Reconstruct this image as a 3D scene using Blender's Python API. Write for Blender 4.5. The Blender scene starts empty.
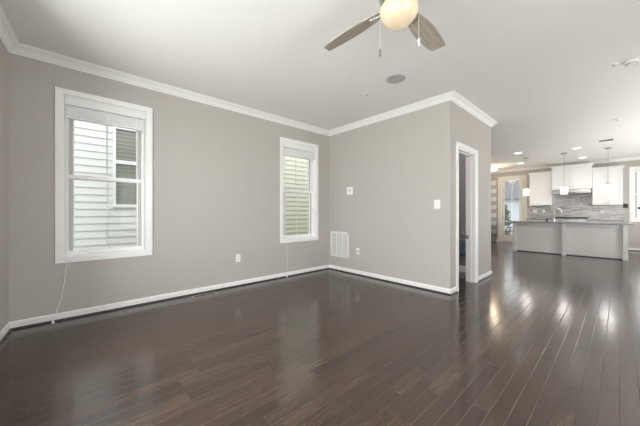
import bpy, bmesh, math, random
from mathutils import Vector, Matrix
random.seed(7)
C = bpy.context.scene.collection
sc = bpy.context.scene
PI = math.pi
R = math.radians

# ------------------------------------------------------------------ camera
FPX, YAW, HOR, CAMZ = 272.7, 47.705, 212.37, 1.126
cam_d = bpy.data.cameras.new('camera'); cam = bpy.data.objects.new('camera', cam_d); C.objects.link(cam)
cam_d.sensor_width = 36; cam_d.lens = 36*FPX/640; cam_d.clip_start = .02
cam_d.shift_y = -(213-HOR)/640
cam.location = (0, 0, CAMZ); cam.rotation_euler = (PI/2, 0, R(YAW))
sc.camera = cam

# ------------------------------------------------------------------ world, exposure
sc.view_settings.view_transform = 'Standard'; sc.view_settings.look = 'None'
sc.view_settings.exposure = 0.19; sc.view_settings.gamma = 1; sc.view_settings.use_curve_mapping = False
sc.cycles.max_bounces = 14; sc.cycles.diffuse_bounces = 8; sc.cycles.glossy_bounces = 5
sc.cycles.transparent_max_bounces = 12; sc.cycles.use_denoising = True
sc.cycles.sample_clamp_indirect = 6
w = bpy.data.worlds.new('overcast_sky'); sc.world = w; w.use_nodes = True
nt = w.node_tree; bg = nt.nodes['Background']
tc = nt.nodes.new('ShaderNodeTexCoord'); sx = nt.nodes.new('ShaderNodeSeparateXYZ')
cr = nt.nodes.new('ShaderNodeValToRGB')
cr.color_ramp.elements[0].position = 0; cr.color_ramp.elements[0].color = (.90, .90, .90, 1)
cr.color_ramp.elements[1].position = .6; cr.color_ramp.elements[1].color = (.97, .985, 1, 1)
nt.links.new(tc.outputs['Generated'], sx.inputs[0]); nt.links.new(sx.outputs['Z'], cr.inputs[0])
nt.links.new(cr.outputs[0], bg.inputs[0]); bg.inputs[1].default_value = 2.25

def area(name, loc, rot, sx_, sy_, power, col):
    d = bpy.data.lights.new(name, 'AREA'); d.shape = 'RECTANGLE'; d.size = sx_; d.size_y = sy_
    d.energy = power; d.color = col
    o = bpy.data.objects.new(name, d); C.objects.link(o); o.location = loc; o.rotation_euler = rot
    return o
# unseen fill lights, added outside invented front and side windows to brighten the room
WD0 = Vector((-3.931, -.448)); WDdir = Vector((math.cos(R(-4)), math.sin(R(-4))))
def wallD(s, off=0): p = WD0 + WDdir*s + Vector((-WDdir.y, WDdir.x))*off; return (p.x, p.y)
FRONT = [(1.0, 1.9), (2.25, 3.15), (3.5, 4.4)]
for i, (a, b) in enumerate(FRONT):
    x, y = wallD((a+b)/2, -.3)
    area('front_fill_light', (x, y, 1.45), Vector((-.05, 1, .02)).to_track_quat('-Z', 'Y').to_euler(), .9, 1.7, 60, (1, .975, .955))
SIDE = (1.4, 4.7, 6.5, 8.3, 10.6)
for y in SIDE:
    area('side_fill_light', (1.78, y, 1.45), Vector((-1, 0, {1.4: .0, 4.7: 1.8, 6.5: 1.5, 8.3: .8, 10.6: .35}[y])).to_track_quat('-Z', 'Y').to_euler(), .9, 1.7, {1.4: 76, 4.7: 26, 6.5: 32, 8.3: 56, 10.6: 50}[y], (1, .975, .955))  # added fill along the unseen right wall, some tilted up to brighten the ceiling

# ------------------------------------------------------------------ materials
def newmat(name):
    m = bpy.data.materials.new(name); m.use_nodes = True
    return m, m.node_tree, m.node_tree.nodes['Principled BSDF']
def N(nt, t, **k):
    n = nt.nodes.new(t)
    for a, v in k.items(): setattr(n, a, v)
    return n
def mat(name, col, rough=.5, metal=0, noise=0, nscale=20, bump=0, bscale=200, coat=0, spec=.5, emit=None, es=0):
    m, nt, b = newmat(name)
    b.inputs['Base Color'].default_value = (*col, 1); b.inputs['Roughness'].default_value = rough
    b.inputs['Metallic'].default_value = metal; b.inputs['Coat Weight'].default_value = coat
    b.inputs['Specular IOR Level'].default_value = spec
    tc = N(nt, 'ShaderNodeTexCoord')
    nz = N(nt, 'ShaderNodeTexNoise'); nz.inputs['Scale'].default_value = nscale
    nt.links.new(tc.outputs['Object'], nz.inputs['Vector'])
    mx = N(nt, 'ShaderNodeMix', data_type='RGBA'); mx.inputs[0].default_value = 1
    k = noise or .02
    mx.inputs[6].default_value = (*[c*(1-k) for c in col], 1); mx.inputs[7].default_value = (*[min(1, c*(1+k)) for c in col], 1)
    nt.links.new(nz.outputs[0], mx.inputs[0]); nt.links.new(mx.outputs[2], b.inputs['Base Color'])
    if bump:
        n2 = N(nt, 'ShaderNodeTexNoise'); n2.inputs['Scale'].default_value = bscale
        nt.links.new(tc.outputs['Object'], n2.inputs['Vector'])
        bp = N(nt, 'ShaderNodeBump'); bp.inputs['Strength'].default_value = bump; bp.inputs['Distance'].default_value = .002
        nt.links.new(n2.outputs[0], bp.inputs['Height']); nt.links.new(bp.outputs[0], b.inputs['Normal'])
    if emit: b.inputs['Emission Color'].default_value = (*emit, 1); b.inputs['Emission Strength'].default_value = es
    return m

M = {}
M['wall'] = mat('greige_paint', (.515, .487, .457), .75, bump=.12, bscale=350, noise=.012, nscale=3)
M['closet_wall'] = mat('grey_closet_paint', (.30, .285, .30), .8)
M['ceiling'] = mat('ceiling_paint', (.86, .85, .83), .9, bump=.1, bscale=300)
M['trim'] = mat('white_trim_paint', (.93, .93, .92), .35)
M['vinyl'] = mat('white_vinyl', (.90, .90, .90), .3)
M['vinyl_grey'] = mat('grey_vinyl_stile', (.56, .55, .53), .5)
M['blind'] = mat('white_faux_wood', (.86, .86, .86), .5)
M['blind_rail'] = mat('white_blind_rail', (.92, .92, .92), .4)
M['shoe'] = mat('dark_wood_shoe', (.045, .032, .026), .35, noise=.3, nscale=8)
M['plastic'] = mat('white_plastic', (.88, .88, .87), .35)
M['dark_plastic'] = mat('dark_plastic', (.02, .02, .022), .4)
M['slot'] = mat('dark_slot', (.05, .05, .05), .8)
M['duct'] = mat('grey_duct', (.30, .295, .28), .9)
M['grille'] = mat('speaker_mesh', (.47, .465, .455), .8, bump=.5, bscale=900)
M['nickel'] = mat('brushed_nickel', (.55, .53, .50), .32, metal=1, noise=.1, nscale=60)
M['steel'] = mat('stainless_steel', (.62, .62, .62), .28, metal=1, noise=.06, nscale=90)
M['hood'] = mat('satin_steel', (.5, .5, .5), .5, metal=1)
M['iron'] = mat('black_cast_iron', (.015, .015, .016), .5)
M['cab'] = mat('white_cabinet_paint', (.88, .88, .88), .35)
M['island'] = mat('pale_grey_island_paint', (.70, .695, .68), .45)
M['door'] = mat('cream_door_paint', (.80, .785, .74), .4)
M['register'] = mat('tan_register', (.40, .36, .31), .5)
M['register_dark'] = mat('brown_louver', (.10, .075, .06), .5)
M['curtain'] = None
M['towel'] = mat('blue_terry', (.13, .19, .29), .95, noise=.3, nscale=60, bump=.8, bscale=300)
M['shutter_dark'] = mat('dark_glass_blind', (.22, .22, .20), .3)
M['leaf'] = mat('evergreen_leaf', (.13, .14, .12), .7, noise=.5, nscale=14)
M['bark'] = mat('grey_bark', (.16, .14, .13), .9, noise=.3, nscale=30)
M['grass'] = mat('winter_lawn', (.22, .24, .15), .95, noise=.3, nscale=3, bump=1, bscale=60)
M['roof'] = mat('grey_shingle', (.17, .17, .18), .9, noise=.3, nscale=50, bump=1, bscale=80)
M['umbrella'] = mat('dark_canvas', (.03, .028, .026), .9, noise=.2)
M['concrete'] = mat('pale_concrete', (.6, .58, .55), .9, noise=.1, nscale=8)

# glass pane: mostly clear, a little reflection
m, nt, b = newmat('window_glass'); nt.nodes.remove(b)
tr = N(nt, 'ShaderNodeBsdfTransparent'); tr.inputs[0].default_value = (.93, .95, .95, 1)
gl = N(nt, 'ShaderNodeBsdfGlossy'); gl.inputs['Roughness'].default_value = .02
fr = N(nt, 'ShaderNodeFresnel'); fr.inputs[0].default_value = 1.12
mx = N(nt, 'ShaderNodeMixShader'); out = nt.nodes['Material Output']
nt.links.new(fr.outputs[0], mx.inputs[0]); nt.links.new(tr.outputs[0], mx.inputs[1]); nt.links.new(gl.outputs[0], mx.inputs[2]); nt.links.new(mx.outputs[0], out.inputs[0])
M['glass'] = m

# lit globe of the fan
m, nt, b = newmat('lit_opal_glass')
b.inputs['Base Color'].default_value = (.55, .47, .36, 1); b.inputs['Roughness'].default_value = .25
lw = N(nt, 'ShaderNodeTexNoise'); lw.inputs['Scale'].default_value = 5; lw.inputs['Distortion'].default_value = 1.2
tc = N(nt, 'ShaderNodeTexCoord'); nt.links.new(tc.outputs['Object'], lw.inputs['Vector'])
cr = N(nt, 'ShaderNodeValToRGB'); cr.color_ramp.elements[0].position = .35; cr.color_ramp.elements[0].color = (.88, .66, .36, 1)
cr.color_ramp.elements[1].position = .68; cr.color_ramp.elements[1].color = (1, .86, .62, 1)
nt.links.new(lw.outputs[0], cr.inputs[0]); nt.links.new(cr.outputs[0], b.inputs['Emission Color'])
b.inputs['Emission Strength'].default_value = .36
M['globe'] = m
M['lamp_warm'] = mat('warm_lit_glass', (.9, .85, .75), .3, emit=(1, .86, .66), es=2.2)
M['downlight'] = mat('lit_downlight', (.9, .9, .9), .3, emit=(1, .96, .9), es=6)
M['pendant'] = mat('lit_white_glass', (.95, .93, .93), .25, emit=(1, .95, .94), es=.75)

# plank floor
def floor_mat():
    m, nt, b = newmat('dark_oak_planks'); L = nt.links
    def math_(op, a, bb=None, c=None):
        n = N(nt, 'ShaderNodeMath', operation=op)
        for i, v in enumerate((a, bb, c)):
            if v is None: continue
            if isinstance(v, (int, float)): n.inputs[i].default_value = v
            else: L.new(v, n.inputs[i])
        return n.outputs[0]
    tc = N(nt, 'ShaderNodeTexCoord'); s = N(nt, 'ShaderNodeSeparateXYZ'); L.new(tc.outputs['Object'], s.inputs[0])
    W = .0826
    xs = math_('DIVIDE', s.outputs['X'], W); row = math_('FLOOR', xs); fx = math_('FRACT', xs)
    wn = N(nt, 'ShaderNodeTexWhiteNoise', noise_dimensions='1D'); L.new(row, wn.inputs['W'])
    Ln = math_('MULTIPLY_ADD', wn.outputs[0], .4, .42)
    sh = math_('MULTIPLY', wn.outputs[0], 37.3)
    ys = math_('ADD', math_('DIVIDE', s.outputs['Y'], Ln), sh)
    # irregular board lengths: warp the running coordinate
    ys = math_('ADD', ys, math_('MULTIPLY', math_('SINE', math_('MULTIPLY', ys, 2.1)), .32))
    idx = math_('FLOOR', ys); fy = math_('FRACT', ys)
    cb = N(nt, 'ShaderNodeCombineXYZ'); L.new(row, cb.inputs[0]); L.new(idx, cb.inputs[1])
    w2 = N(nt, 'ShaderNodeTexWhiteNoise', noise_dimensions='3D'); L.new(cb.outputs[0], w2.inputs['Vector'])
    # grain
    cg = N(nt, 'ShaderNodeCombineXYZ')
    L.new(math_('ADD', math_('MULTIPLY', s.outputs['X'], 55), math_('MULTIPLY', w2.outputs[0], 60)), cg.inputs[0])
    L.new(math_('MULTIPLY', s.outputs['Y'], 3.2), cg.inputs[1]); L.new(w2.outputs[0], cg.inputs[2])
    g = N(nt, 'ShaderNodeTexNoise'); g.inputs['Scale'].default_value = 1; g.inputs['Detail'].default_value = 5; g.inputs['Distortion'].default_value = .5
    L.new(cg.outputs[0], g.inputs['Vector'])
    big = N(nt, 'ShaderNodeTexNoise'); big.inputs['Scale'].default_value = 1.2; L.new(tc.outputs['Object'], big.inputs['Vector'])
    t = math_('ADD', math_('MULTIPLY', w2.outputs[0], .40), math_('ADD', math_('MULTIPLY', g.outputs[0], .62), -.06))
    cr = N(nt, 'ShaderNodeValToRGB'); e = cr.color_ramp.elements
    e[0].position = .05; e[0].color = (.028, .0168, .0125, 1); e[1].position = .95; e[1].color = (.112, .070, .050, 1)
    k = e.new(.5); k.color = (.054, .0325, .0235, 1)
    L.new(t, cr.inputs[0])
    # seams
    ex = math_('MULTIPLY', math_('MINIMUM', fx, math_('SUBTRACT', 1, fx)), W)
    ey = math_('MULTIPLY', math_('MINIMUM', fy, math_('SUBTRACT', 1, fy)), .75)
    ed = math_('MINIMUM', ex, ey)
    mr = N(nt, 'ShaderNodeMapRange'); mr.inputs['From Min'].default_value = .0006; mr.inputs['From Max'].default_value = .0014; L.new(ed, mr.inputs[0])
    mixc = N(nt, 'ShaderNodeMix', data_type='RGBA'); L.new(mr.outputs[0], mixc.inputs[0]); mixc.inputs[6].default_value = (.125, .095, .075, 1); L.new(cr.outputs[0], mixc.inputs[7])  # seam colour lightened to paint in the glare off the plank bevels
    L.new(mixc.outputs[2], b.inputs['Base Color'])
    mr2 = N(nt, 'ShaderNodeMapRange', interpolation_type='SMOOTHSTEP'); mr2.inputs['From Min'].default_value = 0; mr2.inputs['From Max'].default_value = .0035; L.new(ed, mr2.inputs[0])
    hgt = math_('ADD', mr2.outputs[0], math_('MULTIPLY', g.outputs[0], .10))
    hgt = math_('ADD', hgt, math_('MULTIPLY', math_('MULTIPLY', fx, math_('SUBTRACT', w2.outputs[0], .5)), .7))
    bp = N(nt, 'ShaderNodeBump'); bp.inputs['Strength'].default_value = 1; bp.inputs['Distance'].default_value = .0020
    L.new(hgt, bp.inputs['Height']); L.new(bp.outputs[0], b.inputs['Normal'])
    rr = math_('MULTIPLY_ADD', g.outputs[0], .08, .125)
    L.new(rr, b.inputs['Roughness']); b.inputs['Specular IOR Level'].default_value = .9
    return m
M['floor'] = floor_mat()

def wave_bands(name, c0, c1, scale, direction='Z', rough=.5, hard=True):
    m, nt, b = newmat(name)
    tc = N(nt, 'ShaderNodeTexCoord'); s = N(nt, 'ShaderNodeSeparateXYZ'); nt.links.new(tc.outputs['Object'], s.inputs[0])
    mu = N(nt, 'ShaderNodeMath', operation='MULTIPLY'); mu.inputs[1].default_value = scale; nt.links.new(s.outputs[direction], mu.inputs[0])
    f = N(nt, 'ShaderNodeMath', operation='FRACT'); nt.links.new(mu.outputs[0], f.inputs[0])
    g = N(nt, 'ShaderNodeMath', operation='GREATER_THAN'); g.inputs[1].default_value = .5; nt.links.new(f.outputs[0], g.inputs[0])
    x = N(nt, 'ShaderNodeMix', data_type='RGBA'); x.inputs[6].default_value = (*c0, 1); x.inputs[7].default_value = (*c1, 1)
    nt.links.new(g.outputs[0], x.inputs[0]); nt.links.new(x.outputs[2], b.inputs['Base Color']); b.inputs['Roughness'].default_value = rough
    return m
M['curtain'] = wave_bands('striped_curtain_cloth', (.86, .86, .86), (.55, .56, .58), 3.2, 'Z', .9)

def tile_mat():
    m, nt, b = newmat('grey_strip_mosaic')
    tc = N(nt, 'ShaderNodeTexCoord'); mp = N(nt, 'ShaderNodeMapping'); mp.inputs['Rotation'].default_value = (PI/2, 0, 0)
    nt.links.new(tc.outputs['Object'], mp.inputs[0])
    br = N(nt, 'ShaderNodeTexBrick'); br.offset = .37; br.squash = 1
    br.inputs['Scale'].default_value = 1; br.inputs['Brick Width'].default_value = .20; br.inputs['Row Height'].default_value = .032
    br.inputs['Mortar Size'].default_value = .0015; br.inputs['Color1'].default_value = (.62, .61, .60, 1); br.inputs['Color2'].default_value = (.30, .295, .29, 1)
    br.inputs['Mortar'].default_value = (.5, .49, .48, 1); br.inputs['Bias'].default_value = -.1
    nz = N(nt, 'ShaderNodeTexNoise'); nz.inputs['Scale'].default_value = 3; nt.links.new(tc.outputs['Object'], nz.inputs['Vector'])
    ad = N(nt, 'ShaderNodeVectorMath', operation='MULTIPLY_ADD'); ad.inputs[1].default_value = (0, .12, 0)
    nt.links.new(nz.outputs['Color'], ad.inputs[0]); nt.links.new(mp.outputs[0], ad.inputs[2])
    nt.links.new(ad.outputs[0], br.inputs['Vector']); nt.links.new(br.outputs[0], b.inputs['Base Color']); b.inputs['Roughness'].default_value = .25
    return m
M['tile'] = tile_mat()

def granite():
    m, nt, b = newmat('speckled_grey_granite')
    tc = N(nt, 'ShaderNodeTexCoord'); v = N(nt, 'ShaderNodeTexVoronoi'); v.inputs['Scale'].default_value = 90
    nt.links.new(tc.outputs['Object'], v.inputs['Vector'])
    cr = N(nt, 'ShaderNodeValToRGB'); cr.color_ramp.elements[0].color = (.12, .12, .12, 1); cr.color_ramp.elements[1].color = (.42, .41, .40, 1)
    nt.links.new(v.outputs['Color'], cr.inputs[0]); nt.links.new(cr.outputs[0], b.inputs['Base Color']); b.inputs['Roughness'].default_value = .15
    return m
M['granite'] = granite()

def wood(name, c0, c1, rough=.5, axis='X'):
    m, nt, b = newmat(name)
    tc = N(nt, 'ShaderNodeTexCoord'); mp = N(nt, 'ShaderNodeMapping')
    mp.inputs['Scale'].default_value = (3, 60, 60) if axis == 'X' else (60, 3, 60)
    nz = N(nt, 'ShaderNodeTexNoise'); nz.inputs['Scale'].default_value = 1.6; nz.inputs['Detail'].default_value = 6
    nt.links.new(tc.outputs['Object'], mp.inputs[0]); nt.links.new(mp.outputs[0], nz.inputs['Vector'])
    cr = N(nt, 'ShaderNodeValToRGB'); cr.color_ramp.elements[0].position = .3; cr.color_ramp.elements[0].color = (*c0, 1)
    cr.color_ramp.elements[1].position = .7; cr.color_ramp.elements[1].color = (*c1, 1)
    nt.links.new(nz.outputs[0], cr.inputs[0]); nt.links.new(cr.outputs[0], b.inputs['Base Color']); b.inputs['Roughness'].default_value = rough
    return m
M['blade'] = wood('weathered_grey_brown_wood', (.32, .275, .235), (.54, .475, .41))

# ------------------------------------------------------------------ mesh helpers
def bx(bm, x0, x1, y0, y1, z0, z1, bev=0):
    v = [bm.verts.new((x, y, z)) for z in (z0, z1) for y in (y0, y1) for x in (x0, x1)]
    f = [(0, 2, 3, 1), (4, 5, 7, 6), (0, 1, 5, 4), (2, 6, 7, 3), (0, 4, 6, 2), (1, 3, 7, 5)]
    fs = [bm.faces.new([v[i] for i in q]) for q in f]
    if bev:
        es = list({e for q in fs for e in q.edges})
        bmesh.ops.bevel(bm, geom=es, offset=bev, segments=2, affect='EDGES', profile=.6)
def tube(bm, pts, r, n=8, cap=True):
    pts = [Vector(p) for p in pts]; rings = []
    up = Vector((0, 0, 1)); prev = None
    for i, p in enumerate(pts):
        t = (pts[min(i+1, len(pts)-1)] - pts[max(i-1, 0)]).normalized()
        a = prev if prev is not None else (up if abs(t.z) < .9 else Vector((1, 0, 0)))
        a = (a - t*a.dot(t)).normalized(); prev = a; b_ = t.cross(a)
        rr = r[i] if isinstance(r, (list, tuple)) else r
        rings.append([bm.verts.new(p + a*rr*math.cos(2*PI*k/n) + b_*rr*math.sin(2*PI*k/n)) for k in range(n)])
    for q, s in zip(rings, rings[1:]):
        for k in range(n): bm.faces.new((q[k], q[(k+1) % n], s[(k+1) % n], s[k]))
    if cap: bm.faces.new(rings[0][::-1]); bm.faces.new(rings[-1])
def lathe(bm, prof, n=32, c=(0, 0, 0), flip=False):
    rings = []
    for r, z in prof:
        if r < 1e-6: rings.append([bm.verts.new((c[0], c[1], c[2]+z))])
        else: rings.append([bm.verts.new((c[0]+r*math.cos(2*PI*k/n), c[1]+r*math.sin(2*PI*k/n), c[2]+z)) for k in range(n)])
    for a, b_ in zip(rings, rings[1:]):
        for k in range(n):
            q = [a[k % len(a)], a[(k+1) % len(a)], b_[(k+1) % len(b_)], b_[k % len(b_)]]
            u = []
            for v in q:
                if v not in u: u.append(v)
            if len(u) > 2: bm.faces.new(u)
def obj(name, bm, m, parent=None, smooth=False, loc=None):
    bmesh.ops.recalc_face_normals(bm, faces=bm.faces[:])
    me = bpy.data.meshes.new(name); bm.to_mesh(me); bm.free()
    if smooth:
        for p in me.polygons: p.use_smooth = True
    o = bpy.data.objects.new(name, me); C.objects.link(o); me.materials.append(m)
    if parent: o.parent = parent
    if loc: o.location = loc
    return o
def B(*boxes, bev=0):
    bm = bmesh.new()
    for q in boxes: bx(bm, *q, bev=bev)
    return bm
def struct(o): o['kind'] = 'structure'; return o
def tag(o, label, cat, group=None):
    o['label'] = label; o['category'] = cat
    if group: o['group'] = group
    return o
def thing(name, label, cat, loc=(0, 0, 0), rz=0, group=None):
    o = bpy.data.objects.new(name, None); C.objects.link(o); o.location = loc; o.rotation_euler = (0, 0, rz)
    return tag(o, label, cat, group)
def sroot(name, loc=(0, 0, 0), rz=0):
    o = bpy.data.objects.new(name, None); C.objects.link(o); o.location = loc; o.rotation_euler = (0, 0, rz); o['kind'] = 'structure'
    return o
def copy_tree(o, parent=None):
    c = o.copy(); C.objects.link(c); c.parent = parent
    for ch in [q for q in o.children]: copy_tree(ch, c)
    return c

CEIL = 2.74
XA, YB, XC, YE = -3.931, 3.823, -1.559, 5.583
YK = 12.2      # kitchen back wall
XR = 1.60      # right wall

# ------------------------------------------------------------------ structure
def wall_bm(L, H, holes, thick):
    """local: x 0..L along, y 0 (room face) .. -thick, z 0..H; holes (x0,x1,z0,z1)"""
    xs = sorted({0, L, *[h[0] for h in holes], *[h[1] for h in holes]})
    zs = sorted({0, H, *[h[2] for h in holes], *[h[3] for h in holes]})
    bm = bmesh.new(); V = {}
    def v(x, y, z):
        k = (round(x, 4), round(y, 4), round(z, 4))
        if k not in V: V[k] = bm.verts.new(k)
        return V[k]
    solid = lambda i, j: 0 <= i < len(xs)-1 and 0 <= j < len(zs)-1 and not any(h[0] <= (xs[i]+xs[i+1])/2 <= h[1] and h[2] <= (zs[j]+zs[j+1])/2 <= h[3] for h in holes)
    for i in range(len(xs)-1):
        for j in range(len(zs)-1):
            if not solid(i, j): continue
            a, b_, c, d = xs[i], xs[i+1], zs[j], zs[j+1]
            bm.faces.new((v(a, 0, c), v(b_, 0, c), v(b_, 0, d), v(a, 0, d)))
            bm.faces.new((v(a, -thick, c), v(a, -thick, d), v(b_, -thick, d), v(b_, -thick, c)))
            if not solid(i-1, j): bm.faces.new((v(a, 0, c), v(a, 0, d), v(a, -thick, d), v(a, -thick, c)))
            if not solid(i+1, j): bm.faces.new((v(b_, 0, c), v(b_, -thick, c), v(b_, -thick, d), v(b_, 0, d)))
            if not solid(i, j-1): bm.faces.new((v(a, 0, c), v(a, -thick, c), v(b_, -thick, c), v(b_, 0, c)))
            if not solid(i, j+1): bm.faces.new((v(a, 0, d), v(b_, 0, d), v(b_, -thick, d), v(a, -thick, d)))
    return bm
def wall(name, p0, p1, holes, thick, m):
    """room face runs p0->p1, room lies to the LEFT of that direction"""
    d = Vector((p1[0]-p0[0], p1[1]-p0[1]))
    o = obj(name, wall_bm(d.length, CEIL, holes, thick), m)
    o.location = (*p0, 0); o.rotation_euler = (0, 0, math.atan2(d.y, d.x)); return struct(o)

# floor and ceiling
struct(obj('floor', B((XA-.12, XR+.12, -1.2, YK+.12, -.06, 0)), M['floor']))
struct(obj('ceiling', B((XA-.12, XR+.12, -1.2, YK+.12, CEIL, CEIL+.1)), M['ceiling']))

# wall_left (A) : room on its +x side -> direction -y.  s = YK - y
W1 = (-.13, .743); W2 = (2.646, 3.523); WZ = (.595, 2.424); CS = .06
def hA(w_, z=WZ): return (YK-w_[1]+CS, YK-w_[0]-CS, z[0]+CS, z[1]-CS)
wall('wall_left', (XA, YK), (XA, -.448), [hA(W1), hA(W2)], .16, M['wall'])
# front wall (D) behind the camera, with three unseen windows added for the fill lights
Dlen = (XR-XA)/math.cos(R(4))
DX1, DY1 = wallD(Dlen)
wall('wall_front', (XA, -.448), (DX1, DY1), [(a+.02, b_-.02, .62, 2.3) for a, b_ in FRONT], .16, M['wall'])
# right wall, its unseen windows added for the fill lights
wall('wall_right', (XR, DY1), (XR, YK), [(y-.45-DY1, y+.45-DY1, .62, 2.3) for y in SIDE], .16, M['wall'])
# kitchen back wall: direction -x, s = XR - x
KD = (-3.171, -2.262, 2.49)           # patio door casing outer x0,x1,top
KW = (.19, 1.13, .84, 2.47)           # kitchen window casing outer
CK = .075
wall('wall_back', (XR, YK), (XA, YK), [(XR-KW[1]+CK, XR-KW[0]-CK, KW[2]+CK, KW[3]-CK), (XR-KD[1]+CK, XR-KD[0]-CK, 0, KD[2]-CK)], .16, M['wall'])
# closet block: B, C, back
TH = .131
wall('wall_closet_front', (XC-TH, YB), (XA, YB), [], TH, M['wall']).location.z = 0
DR = (4.083, 4.780, 2.055)            # doorway opening y0,y1,top
wc = wall('wall_closet_side', (XC, YE), (XC, YB), [(YE-DR[1], YE-DR[0], 0, DR[2])], TH, M['wall'])
wall('wall_closet_back', (XA, YE), (XC-TH, YE), [], .10, M['wall'])
# closet lining (darker grey paint inside)
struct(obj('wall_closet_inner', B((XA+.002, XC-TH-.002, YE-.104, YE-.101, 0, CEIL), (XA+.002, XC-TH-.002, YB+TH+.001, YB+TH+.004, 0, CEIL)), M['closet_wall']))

# sweep a profile along a plan path, room on the left
def sweep(path, prof, closed_ends=True):
    P = [Vector(p) for p in path]; bm = bmesh.new(); rings = []
    for i, p in enumerate(P):
        d0 = (P[i]-P[i-1]).normalized() if i else None
        d1 = (P[i+1]-P[i]).normalized() if i < len(P)-1 else None
        n0 = Vector((-d0.y, d0.x)) if d0 else None; n1 = Vector((-d1.y, d1.x)) if d1 else None
        if n0 is None: nn = n1
        elif n1 is None: nn = n0
        else: nn = (n0+n1); nn = nn/(1+n0.dot(n1))
        rings.append([bm.verts.new((p.x+nn.x*o, p.y+nn.y*o, z)) for o, z in prof])
    k = len(prof)
    for a, b_ in zip(rings, rings[1:]):
        for j in range(k): bm.faces.new((a[j], a[(j+1) % k], b_[(j+1) % k], b_[j]))
    bm.faces.new(rings[0][::-1]); bm.faces.new(rings[-1])
    return bm
crown = [(0, CEIL-.085), (.008, CEIL-.085), (.012, CEIL-.074), (.022, CEIL-.066), (.034, CEIL-.046), (.054, CEIL-.028), (.070, CEIL-.020), (.076, CEIL-.010), (.084, CEIL-.008), (.084, CEIL), (0, CEIL)]
base = [(0, 0), (.014, 0), (.014, .066), (.010, .074), (.004, .078), (0, .078)]
shoe = [(.014, 0), (.030, 0), (.0295, .006), (.026, .013), (.020, .017), (.014, .018)]
# room on the left when walking: XA downwards (-y) then +x along front wall; closet: from (XC,YE) down to (XC,YB), to (XA,YB)
main_path = [(XA+.0, YE), (XC, YE), (XC, YB), (XA, YB), (XA, -.448), (DX1, DY1), (XR, YK), (XA, YK)]
cp = main_path[:6]
def path_rev_fix(p): return p
# closet back side faces +y: walking -x..+x?  (XA,YE)->(XC,YE) has left = +y : fine
struct(obj('trim_1', sweep([(XA, YE), (XC, YE), (XC, YB), (XA, YB), (XA, -.448), (DX1, DY1), (XR, DY1+.02)], crown), M['trim']))
struct(obj('trim_2', sweep([(XR, 5.6), (XR, YK), (XA, YK), (XA, YE)], crown), M['trim']))
struct(obj('baseboard_left', sweep([(XC, 4.009), (XC, YB), (XA, YB), (XA, -.448), (DX1, DY1)], base), M['trim']))
struct(obj('trim_3', sweep([(XC, 4.009), (XC, YB), (XA, YB), (XA, -.448), (DX1, DY1)], shoe), M['shoe']))
struct(obj('baseboard_closet', sweep([(XA, YE), (XC, YE), (XC, 4.854)], base), M['trim']))
struct(obj('trim_4', sweep([(XA, YE), (XC, YE), (XC, 4.854)], shoe), M['shoe']))
struct(obj('baseboard_back', sweep([(XR, DY1+.02), (XR, YK), (.10, YK)], base), M['trim']))
struct(obj('trim_5', sweep([(XR, DY1+.02), (XR, YK), (.10, YK)], shoe), M['shoe']))
struct(obj('baseboard_far_left', sweep([(KD[0], YK), (XA, YK), (XA, YE)], base), M['trim']))
struct(obj('baseboard_closet_inner', sweep([(XC-TH, YE-.105), (XA+.02, YE-.105)], [(0, 0), (.014, 0), (.014, .10), (.004, .115), (0, .115)]), M['trim']))

# doorway casing + jamb  (door_1)
d1 = sroot('door_1', (XC, 0, 0))
y0, y1, zt = DR; cw = .074
fl = lambda y0_, y1_, z0_, z1_: (0.0, .016, y0_, y1_, z0_, z1_)
bm = bmesh.new()
bx(bm, *fl(y0-cw, y0, 0, zt+.07), bev=.003); bx(bm, *fl(y1, y1+cw, 0, zt+.07), bev=.003); bx(bm, *fl(y0-.001, y1+.001, zt, zt+.07), bev=.003)
bx(bm, .014, .022, y0-cw, y0-cw+.018, 0, zt+.07, bev=.002); bx(bm, .014, .022, y1+cw-.018, y1+cw, 0, zt+.07, bev=.002); bx(bm, .014, .022, y0-cw, y1+cw, zt+.052, zt+.07, bev=.002)
obj('door_casing', bm, M['trim'], d1)
bm = bmesh.new()
bx(bm, -TH-.004, .004, y0, y0+.019, 0, zt); bx(bm, -TH-.004, .004, y1-.019, y1, 0, zt); bx(bm, -TH-.004, .004, y0, y1, zt-.019, zt)
bx(bm, -.085, -.050, y1-.030, y1-.018, 0, zt-.019, bev=.002); bx(bm, -.085, -.050, y0+.018, y0+.030, 0, zt-.019, bev=.002); bx(bm, -.085, -.050, y0+.02, y1-.02, zt-.031, zt-.018, bev=.002)
obj('door_jamb', bm, M['trim'], d1)
obj('strike_plate', B((-.125, -.088, y1-.034, y1-.0185, .70, .755), bev=.002), M['nickel'], d1)

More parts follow.
